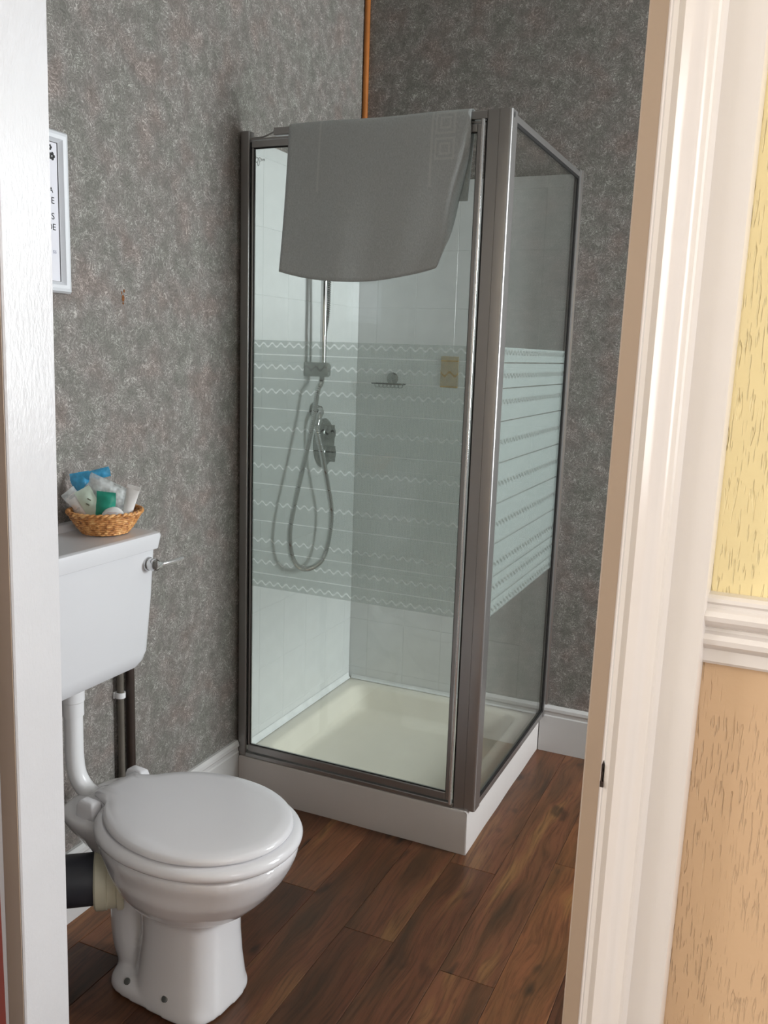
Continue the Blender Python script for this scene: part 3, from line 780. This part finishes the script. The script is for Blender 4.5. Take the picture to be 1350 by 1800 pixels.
# trap way
tube(bm, spline([(.43, YC, .22), (.36, YC, .10), (.310, YC, .055), (.278, YC, .085), (.268, YC, .150), (.275, YC, .205), (.262, YC-.012, .232), (.235, YC-.035, .236)], 6), .06, 20, True, lambda i: .074-.0003*i)
tube(bm, [(.34, YC, .30), (.20, YC, .33), (.128, YC, .365)], .045, 16)
bm.transform(RT)
po = finish('pan_body', bm, 'ceramic', None, 80)
rm = po.modifiers.new('remesh', 'REMESH'); rm.mode = 'VOXEL'; rm.voxel_size = .0048; rm.use_smooth_shade = True
s1 = po.modifiers.new('smooth', 'SMOOTH'); s1.iterations = 14; s1.factor = .6
kid(po, pan)
# seat ring
def ring_solid(name, sections, mat):
    bm = bmesh.new(); loft(bm, sections); bm.transform(RT); return kid(finish(name, bm, mat, None, 60), pan)
seat_secs = []
for (d, z) in ((-.012, .3885), (-.003, .389), (.001, .394), (.002, .400), (-.001, .407), (-.007, .4115), (-.016, .4135)):
    seat_secs.append(egg(.215-d, .662+d, .184+d, z, 2.15, 72))
ring_solid('seat', seat_secs, 'plastic_seat')
# lid: round disc with a neck running back to the hinge
def lidring(d, z):
    pts = []
    for k in range(96):
        a = 2*PI*k/96; c, s_ = math.cos(a), math.sin(a)
        cx = .445; ex = (.646-cx) if c > 0 else (cx-.222)
        x = cx+(ex+d)*c; y = (.171+d)*s_
        # neck
        pts.append(Vector((x, y, z)))
    out = []
    for p in pts:
        if p.x < .285:
            # blend to neck
            nx = .192-d
            t_ = min(1, (.285-p.x)/(.285-.222))
            hw = .061+d
            yy = p.y
            if abs(p.y) < hw+.012:
                x = nx if abs(p.y) < hw else nx+(abs(p.y)-hw)*3.5
                x = min(x, p.x); yy = max(-hw, min(hw, p.y*1.02))
                p = Vector((x, yy, z))
        out.append((p.x, YC+p.y, p.z))
    return out
ring_solid('lid', [lidring(-.006, .4145), lidring(-.001, .416), lidring(.0005, .4205), lidring(-.002, .4265), lidring(-.008, .4305), lidring(-.03, .4325), lidring(-.08, .4335)], 'plastic_seat')
for s_ in (-1, 1):
    bm = bmesh.new()
    yy = YC+s_*(.082 if s_ < 0 else .082)
    h_ = .024 if s_ < 0 else 0
    loft(bm, [rrect(.154+h_, .206+h_, yy-.016, yy+.016, .005, .3865), rrect(.155+h_, .205+h_, yy-.0155, yy+.0155, .005, .408), rrect(.158+h_, .202+h_, yy-.0135, yy+.0135, .005, .418), rrect(.163+h_, .197+h_, yy-.009, yy+.009, .004, .4215)])
    bm.transform(RT); kid(finish('hinge', bm, 'plastic_seat', None, 50), pan)
for (x, y, z_) in ((.3079, -1.6557, .0411), (.4198, -1.6717, .0507)):
    bm = bmesh.new(); lathe(bm, [(0, 0), (.0072, 0), (.0072, .0025), (.003, .004), (0, .0036)], (0, 0, 0), 'z', 12)
    for v in bm.verts: v.co = Matrix.Rotation(math.radians(50), 3, 'X') @ v.co + Vector((x, y, z_))
    kid(finish('screw', bm, 'screw', None, 30), pan)

# soil pipe with collar
sd = Vector((-math.cos(math.radians(38)), -math.sin(math.radians(38)), 0))
o0 = Vector((.232, YC-.052, .236))
so = empty('soil_pipe', tuple(o0), 'fat black soil pipe with cream rubber collar behind the toilet foot', 'pipe')
bm = bmesh.new(); tube(bm, [o0+sd*.035, o0+sd*.13, o0+sd*.265], .055, 32)
kid(finish('pipe', bm, 'soil', None, 50), so)
bm = bmesh.new()
rr = [(.054, -.022), (.066, -.022), (.069, -.018), (.069, -.008), (.064, -.006), (.064, .012), (.067, .014), (.067, .036), (.0625, .040), (.056, .040)]
rings = []
up = Vector((0, 0, 1)); sdv = sd.cross(up)
rings = [[o0+sd*h_+(up*math.cos(a)+sdv*math.sin(a))*r_ for a in (2*PI*k/40 for k in range(40))] for r_, h_ in rr]
loft(bm, rings, False)
kid(finish('collar', bm, 'collar', None, 40), so)

# ------------------------------------------------------------------ cistern
ci = empty('cistern', (.1, -1.565, .65), 'white low-level cistern with chrome side lever hung on the left wall', 'cistern')
bm = bmesh.new()
def cr(x0, x1, y0, y1, r, z): return rrect(x0, x1, y0, y1, r, z, 6)
loft(bm, [cr(.004, .150, -1.700, -1.430, .03, .650), cr(.004, .166, -1.712, -1.418, .032, .654), cr(.004, .175, -1.720, -1.411, .030, .668), cr(.004, .180, -1.725, -1.406, .026, .69),
          cr(.004, .186, -1.733, -1.397, .022, .82), cr(.004, .190, -1.738, -1.392, .020, .927)])
kid(finish('body', bm, 'cist', None, 40), ci)
bm = bmesh.new()
loft(bm, [cr(.003, .1925, -1.741, -1.389, .020, .9275), cr(.003, .196, -1.744, -1.385, .018, .929), cr(.003, .2005, -1.748, -1.3815, .016, .958), cr(.003, .1985, -1.746, -1.383, .016, .9645), cr(.003, .192, -1.740, -1.390, .014, .967),
          cr(.003, .185, -1.733, -1.397, .012, .9665)])
kid(finish('lid', bm, 'cist', None, 40), ci)
bm = bmesh.new()
loft(bm, [cr(.003, .034, -1.742, -1.388, .006, .9668), cr(.003, .030, -1.740, -1.390, .006, .978), cr(.003, .024, -1.737, -1.393, .005, .982)])
kid(finish('back_ridge', bm, 'cist', None, 40), ci)
bm = bmesh.new(); lathe(bm, [(0, 0), (.0165, 0), (.0165, .004), (.014, .008), (.0145, .012), (.0145, .022), (.012, .027), (0, .028)], (.1885, -1.424, .897), 'x', 28)
lv = kid(finish('lever_boss', bm, 'chrome', None, 35), ci)
bm = bmesh.new(); q = spline([(.208, -1.424, .897), (.212, -1.410, .8955), (.216, -1.395, .896), (.219, -1.370, .8965), (.220, -1.338, .8975)], 5)
tube(bm, q, .006, 12, True, lambda i: [.0125, .012, .011, .0098, .0085, .0072, .0062, .0055, .0052][min(i, 8)] if i < 18 else .0048)
kid(finish('lever', bm, 'polish', None, 50), ci)

fp = empty('flush_pipe', (.09, -1.562, .65), 'white plastic flush pipe curving from the cistern down to the toilet pan', 'pipe')
bm = bmesh.new(); tube(bm, spline([(.088, -1.562, .600), (.088, -1.562, .54), (.088, -1.562, .47), (.094, -1.561, .425), (.112, -1.558, .395), (.140, -1.556, .378)], 8), .0205, 20)
kid(finish('bend', bm, 'white_pl', None, 60), fp)
bm = bmesh.new(); lathe(bm, [(.019, .649), (.030, .649), (.030, .632), (.0255, .628), (.0255, .60), (.0235, .598), (.0235, .566), (.0212, .566)], (.088, -1.562, 0), 'z', 24, False)
kid(finish('coupling', bm, 'white_pl', None, 40), fp)

# vertical pipes behind
for (nm, y, x, rr_, z1_, mt, lb) in (('water_pipe', -1.292, .019, .0115, .72, 'brown_pipe', 'thicker dark brown vertical pipe on the left wall below the cistern'),
                                   ('water_pipe', -1.322, .014, .0085, .70, 'grey_pipe', 'thinner dull grey vertical pipe clipped to the left wall below the cistern')):
    root = empty(nm, (x, y, 0), lb, 'pipe')
    bm = bmesh.new(); tube(bm, [(x+.004, y, .0006), (x+.004, y, .16), (x+.004, y, .2), (x, y, .24), (x, y, z1_-.03), (x+.012, y-.002, z1_-.01), (x+.04, y-.07, z1_-.004), (x+.05, y-.10, z1_-.003)] if False else spline([(x+.006, y, .0006), (x+.006, y, .19), (x, y, .25), (x, y, z1_-.1), (x, y-.004, z1_-.03), (x+.004, y-.03, z1_), (x+.012, -1.396, z1_+.005)], 6), rr_, 16)
    kid(finish('pipe', bm, mt, None, 60), root)
    if mt == 'grey_pipe':
        bm = bmesh.new(); box(bm, .0005, .005, y-.0125, y+.0125, .507, .523); 
        loft(bm, [[(x+math.cos(a)*R_, y+math.sin(a)*R_, z) for a in (2*PI*k/20 for k in range(20))] for z, R_ in ((.508, .0088), (.508, .0125), (.522, .0125), (.522, .0088))], False)
        kid(finish('clip', bm, 'white_pl', None, 40), root)

# ------------------------------------------------------------------ framed notice
fr = empty('framed_notice', (.0, -1.585, 1.655), 'white framed notice with black lettering hung on the left wall above the cistern', 'picture')
fy0, fy1, fz0, fz1 = -1.715, -1.4515, 1.488, 1.821
bw = .024
bm = bmesh.new()
def fring(d, t): return [(t, fy1-d, fz0+d), (t, fy1-d, fz1-d), (t, fy0+d, fz1-d), (t, fy0+d, fz0+d)]
loft(bm, [fring(0, .001), fring(0, .010), fring(.004, .0165), fring(.010, .0185), fring(.017, .0165), fring(.0225, .009), fring(bw, .008), fring(bw, .001)], False)
kid(finish('frame', bm, 'gframe', None, 30), fr)
kid(boxo('printed_sheet', (.002, .006, fy0+bw-.001, fy1-bw+.001, fz0+bw-.001, fz1-bw+.001), 'print', None), fr)
bm = bmesh.new(); d_ = bw-.0005
for b_ in ((fy0+d_, fy1-d_, fz1-d_-.0015, fz1-d_), (fy0+d_, fy1-d_, fz0+d_, fz0+d_+.0012), (fy1-d_-.0015, fy1-d_, fz0+d_, fz1-d_)):
    box(bm, .0062, .0070, *b_)
kid(finish('inner_line', bm, 'ink', None), fr)
def text(name, body, size, y_right, z, mat, bold=.0006):
    c = bpy.data.curves.new(name, 'FONT'); c.body = body; c.size = size; c.align_x = 'RIGHT'; c.offset = bold*0; c.extrude = .0002
    o = bpy.data.objects.new(name, c); COL.objects.link(o)
    dg = bpy.context.evaluated_depsgraph_get(); me = bpy.data.meshes.new_from_object(o.evaluated_get(dg))
    bpy.data.objects.remove(o)
    me.materials.clear(); me.materials.append(M[mat])
    # text x axis -> world +y ; y axis -> z ; facing +x
    me.transform(Matrix(((0, 0, 1, .0064), (1, 0, 0, y_right), (0, 1, 0, z), (0, 0, 0, 1))))
    o = bpy.data.objects.new(name, me); COL.objects.link(o); return kid(o, fr)
YT = -1.4865
text('lettering', 'A', .016, YT-.004, 1.694, 'ink'); text('lettering', 'E', .019, YT-.001, 1.672, 'ink')
text('lettering', 'S', .019, YT-.002, 1.640, 'ink'); text('lettering', 'DE', .019, YT+.001, 1.618, 'ink')
text('lettering', 'ss', .014, YT+.001, 1.570, 'ink_grey')
bm = bmesh.new()
for (y, z, r_) in ((YT-.0045, 1.768, .0085), (YT-.010, 1.785, .006)):
    for k in range(5):
        a = 2*PI*k/5; lathe(bm, [(0, 0), (r_*.42, 0), (r_*.42, .0004), (0, .0004)], (.0064, y+math.cos(a)*r_*.6, z+math.sin(a)*r_*.6), 'x', 10)
kid(finish('flower_print', bm, 'ink', None), fr)

# ------------------------------------------------------------------ basket of toiletries
BX, BY, BZ = .108, -1.468, .9675
ba = empty('wicker_basket', (BX, BY, BZ), 'small round honey wicker basket standing on the cistern lid', 'basket')
def brad(h_): return .043+(.076-.043)*min(1, h_/.046)**.75
bm = bmesh.new()
NR = 48
# woven wall: strands weaving in and out
for lv_ in range(9):
    h_ = .004+.005*lv_; pts = []
    for k in range(NR*2+1):
        a = 2*PI*k/(NR*2); r_ = brad(h_)+.0013*math.sin(NR/2*a+PI*(lv_ % 2))
        pts.append(Vector((BX+r_*math.cos(a), BY+r_*1.04*math.sin(a), BZ+h_)))
    tube(bm, pts, .0025, 6, False)
w_ = finish('woven_wall', bm, 'wicker', None, 60); w_['kind'] = 'stuff'; kid(w_, ba)
bm = bmesh.new(); lathe(bm, [(0, .0003), (.041, .0003), (.043, .002), (.041, .004), (0, .004)], (BX, BY, BZ), 'z', 32); kid(finish('base', bm, 'wicker', None, 40), ba)
bm = bmesh.new()
for ph in (0, PI):
    pts = []
    for k in range(145):
        a = 2*PI*k/144; r_ = .0775+.0025*math.cos(18*a+ph)
        pts.append(Vector((BX+r_*math.cos(a), BY+r_*1.04*math.sin(a), BZ+.050+.0025*math.sin(18*a+ph))))
    tube(bm, pts, .0032, 6, False)
kid(finish('braided_rim', bm, 'wicker', None, 60), ba)
for k in range(24):
    a = 2*PI*k/24
    bm = bmesh.new(); tube(bm, [Vector((BX+brad(h_)*math.cos(a), BY+brad(h_)*1.04*math.sin(a), BZ+h_)) for h_ in (.003, .018, .032, .048)], .0021, 6)
    kid(finish('rib', bm, 'wicker', None, 60), ba)

def cl_sachet(name, center, size, rot, mat, label, cat, crinkle=.002, parent=None, seed=0):
    """pillow-like packet: local w along x, h along z, thin in y"""
    bm = bmesh.new(); w, h_, th = size; n1, n2 = 12, 14
    V = {}
    for sd_ in (0, 1):
        for i in range(n1+1):
            for j in range(n2+1):
                u, v = i/n1, j/n2
                puff = (math.sin(PI*min(1, max(0, (u-.06)/.88)))*math.sin(PI*min(1, max(0, (v-.08)/.84))))
                puff = max(0, puff)**.6
                x = (u-.5)*w; z = (v-.5)*h_
                nz = noise.noise(Vector((x*45+seed, z*45, sd_*.7+seed)))
                y = (th/2*puff+.0003)*(1 if sd_ else -1)+crinkle*nz*(.4+puff)
                edge = i in (0, n1) or j in (0, n2)
                if edge and sd_: V[sd_, i, j] = V[0, i, j]; continue
                V[sd_, i, j] = bm.verts.new((x+crinkle*noise.noise(Vector((z*50, seed, 0))), y, z))
    for sd_ in (0, 1):
        for i in range(n1):
            for j in range(n2):
                f = [V[sd_, i, j], V[sd_, i+1, j], V[sd_, i+1, j+1], V[sd_, i, j+1]]
                bm.faces.new(f if sd_ == 0 else f[::-1])
    mt = Matrix.Translation(center) @ rot.to_matrix().to_4x4()
    bm.transform(mt)
    o = finish(name, bm, mat, None, 50)
    if label: o['label'] = label; o['category'] = cat; o['group'] = 'toiletries in the wicker basket'
    if parent: kid(o, parent)
    return o
from mathutils import Euler
# local frame: facing the camera ~ (+x,-y): rotate about z by about +45deg so packet width runs along (x+y)
def E_(yaw_, tilt=0, rolls=0): return (Matrix.Rotation(math.radians(yaw_), 3, 'Z') @ Matrix.Rotation(math.radians(tilt), 3, 'X') @ Matrix.Rotation(math.radians(rolls), 3, 'Y'))
class _R:
    def __init__(s, m): s.m = m
    def to_matrix(s): return s.m
def off(r, u, z): # r: sideways to the right in view, u: toward viewer
    d = Vector((.90, .43, 0)); n_ = Vector((.43, -.90, 0))
    return Vector((BX, BY, BZ))+d*r+n_*u+Vector((0, 0, z))
YW = 26
o = cl_sachet('blue_packet', off(-.056, -.030, .086), (.044, .090, .018), _R(E_(YW, 0, -12)), 'bluefilm', 'glossy blue wrapped packet at the left of the wicker basket', 'packet', .004, seed=3)
o = cl_sachet('blue_wrapper', off(-.034, -.030, .124), (.080, .022, .008), _R(E_(YW, 0, -16)), 'bluefilm', 'thin blue wrapper sticking up behind the clear packets in the basket', 'wrapper', .004, seed=9)
root = empty('clear_packet', tuple(off(-.004, -.018, .080)), 'crinkled clear packet with white contents at the back of the basket', 'packet', 'toiletries in the wicker basket')
kid(cl_sachet('film', off(.002, -.014, .082), (.104, .066, .024), _R(E_(YW, 0, 24)), 'film', None, None, .006, seed=5), root)
kid(cl_sachet('contents', off(-.006, -.014, .090), (.072, .040, .016), _R(E_(YW, 0, 24)), 'soapwhite', None, None, .004, seed=6), root)
root = empty('soap_bar_packet', tuple(off(-.056, .004, .056)), 'wrapped white soap leaning out at the left rim of the basket', 'soap', 'toiletries in the wicker basket')
kid(cl_sachet('wrapped_bar', off(-.046, .008, .052), (.030, .084, .016), _R(E_(YW, 0, -42)), 'soapwhite', None, None, .003, seed=8), root)
kid(cl_sachet('film', off(-.056, .004, .062), (.036, .080, .018), _R(E_(YW, 0, -40)), 'film', None, None, .005, seed=12), root)
root = empty('printed_sachet', tuple(off(-.028, .012, .064)), 'white sachet with pale green print and two dark dashes in the basket', 'sachet', 'toiletries in the wicker basket')
kid(cl_sachet('sachet_body', off(-.026, .019, .066), (.038, .078, .009), _R(E_(YW, 0, -30)), 'palegreen', None, None, .002, seed=14), root)
bm = bmesh.new()
for dz in (0, .011):
    c = off(-.029+dz*.3, .0295, .068+dz); dv = Vector((.90, .43, -.55)).normalized()
    tube(bm, [c-dv*.004, c+dv*.004], .0014, 6)
kid(finish('dashes', bm, 'darkprint', None), root)
cl_sachet('green_sachet', off(.008, .022, .066), (.042, .060, .012), _R(E_(YW, 0, 5)), 'green', 'flat green sachet in the middle of the wicker basket', 'sachet', .002, seed=16)
# round soap
root = empty('round_soap', tuple(off(.026, .030, .038)), 'round white wrapped soap at the front rim of the basket', 'soap', 'toiletries in the wicker basket')
bm = bmesh.new(); lathe(bm, [(0, -.009), (.0205, -.009), (.0245, -.005), (.0255, 0), (.0245, .005), (.0205, .009), (.006, .0105), (0, .0108)], (0, 0, 0), 'z', 30)
mr = Matrix.Translation(off(.026, .032, .040)) @ Matrix.Rotation(math.radians(YW), 4, 'Z') @ Matrix.Rotation(math.radians(62), 4, 'X')
bm.transform(mr); kid(finish('soap', bm, 'soapwhite', None, 40), root)
bm = bmesh.new()
for k in range(5): box(bm, -.010, .010-(k % 2)*.005, -.008+k*.004, -.007+k*.004, .0106, .0110)
bm.transform(mr); kid(finish('faint_print', bm, 'pink', None), root)
# tube standing at right
root = empty('lotion_tube', tuple(off(.056, .004, .05)), 'small white lotion tube standing crimp-up at the right of the basket', 'tube', 'toiletries in the wicker basket')
bm = bmesh.new(); sec = []
for k in range(9):
    v = k/8; a_, b_ = .0105+.004*v, .0105*(1-v)+.0012
    sec.append([(a_*math.cos(2*PI*i/24), b_*math.sin(2*PI*i/24), .066*v) for i in range(24)])
loft(bm, sec)
mt_ = Matrix.Translation(off(.048, .006, .038)) @ Matrix.Rotation(math.radians(YW), 4, 'Z') @ Matrix.Rotation(math.radians(15), 4, 'Y')
bm.transform(mt_); kid(finish('tube_body', bm, 'soapwhite', None, 40), root)
bm = bmesh.new(); lathe(bm, [(0, -.020), (.009, -.020), (.0095, -.002), (.007, -.0005), (0, -.0003)], (0, 0, 0), 'z', 20); bm.transform(mt_)
kid(finish('cap', bm, 'glass_c' if False else 'grey_pipe', None, 40), root)
bm = bmesh.new(); box(bm, -.0150, .0150, -.0016, .0016, .0655, .073); bm.transform(mt_)
kid(finish('crimp', bm, 'soapwhite', None), root)
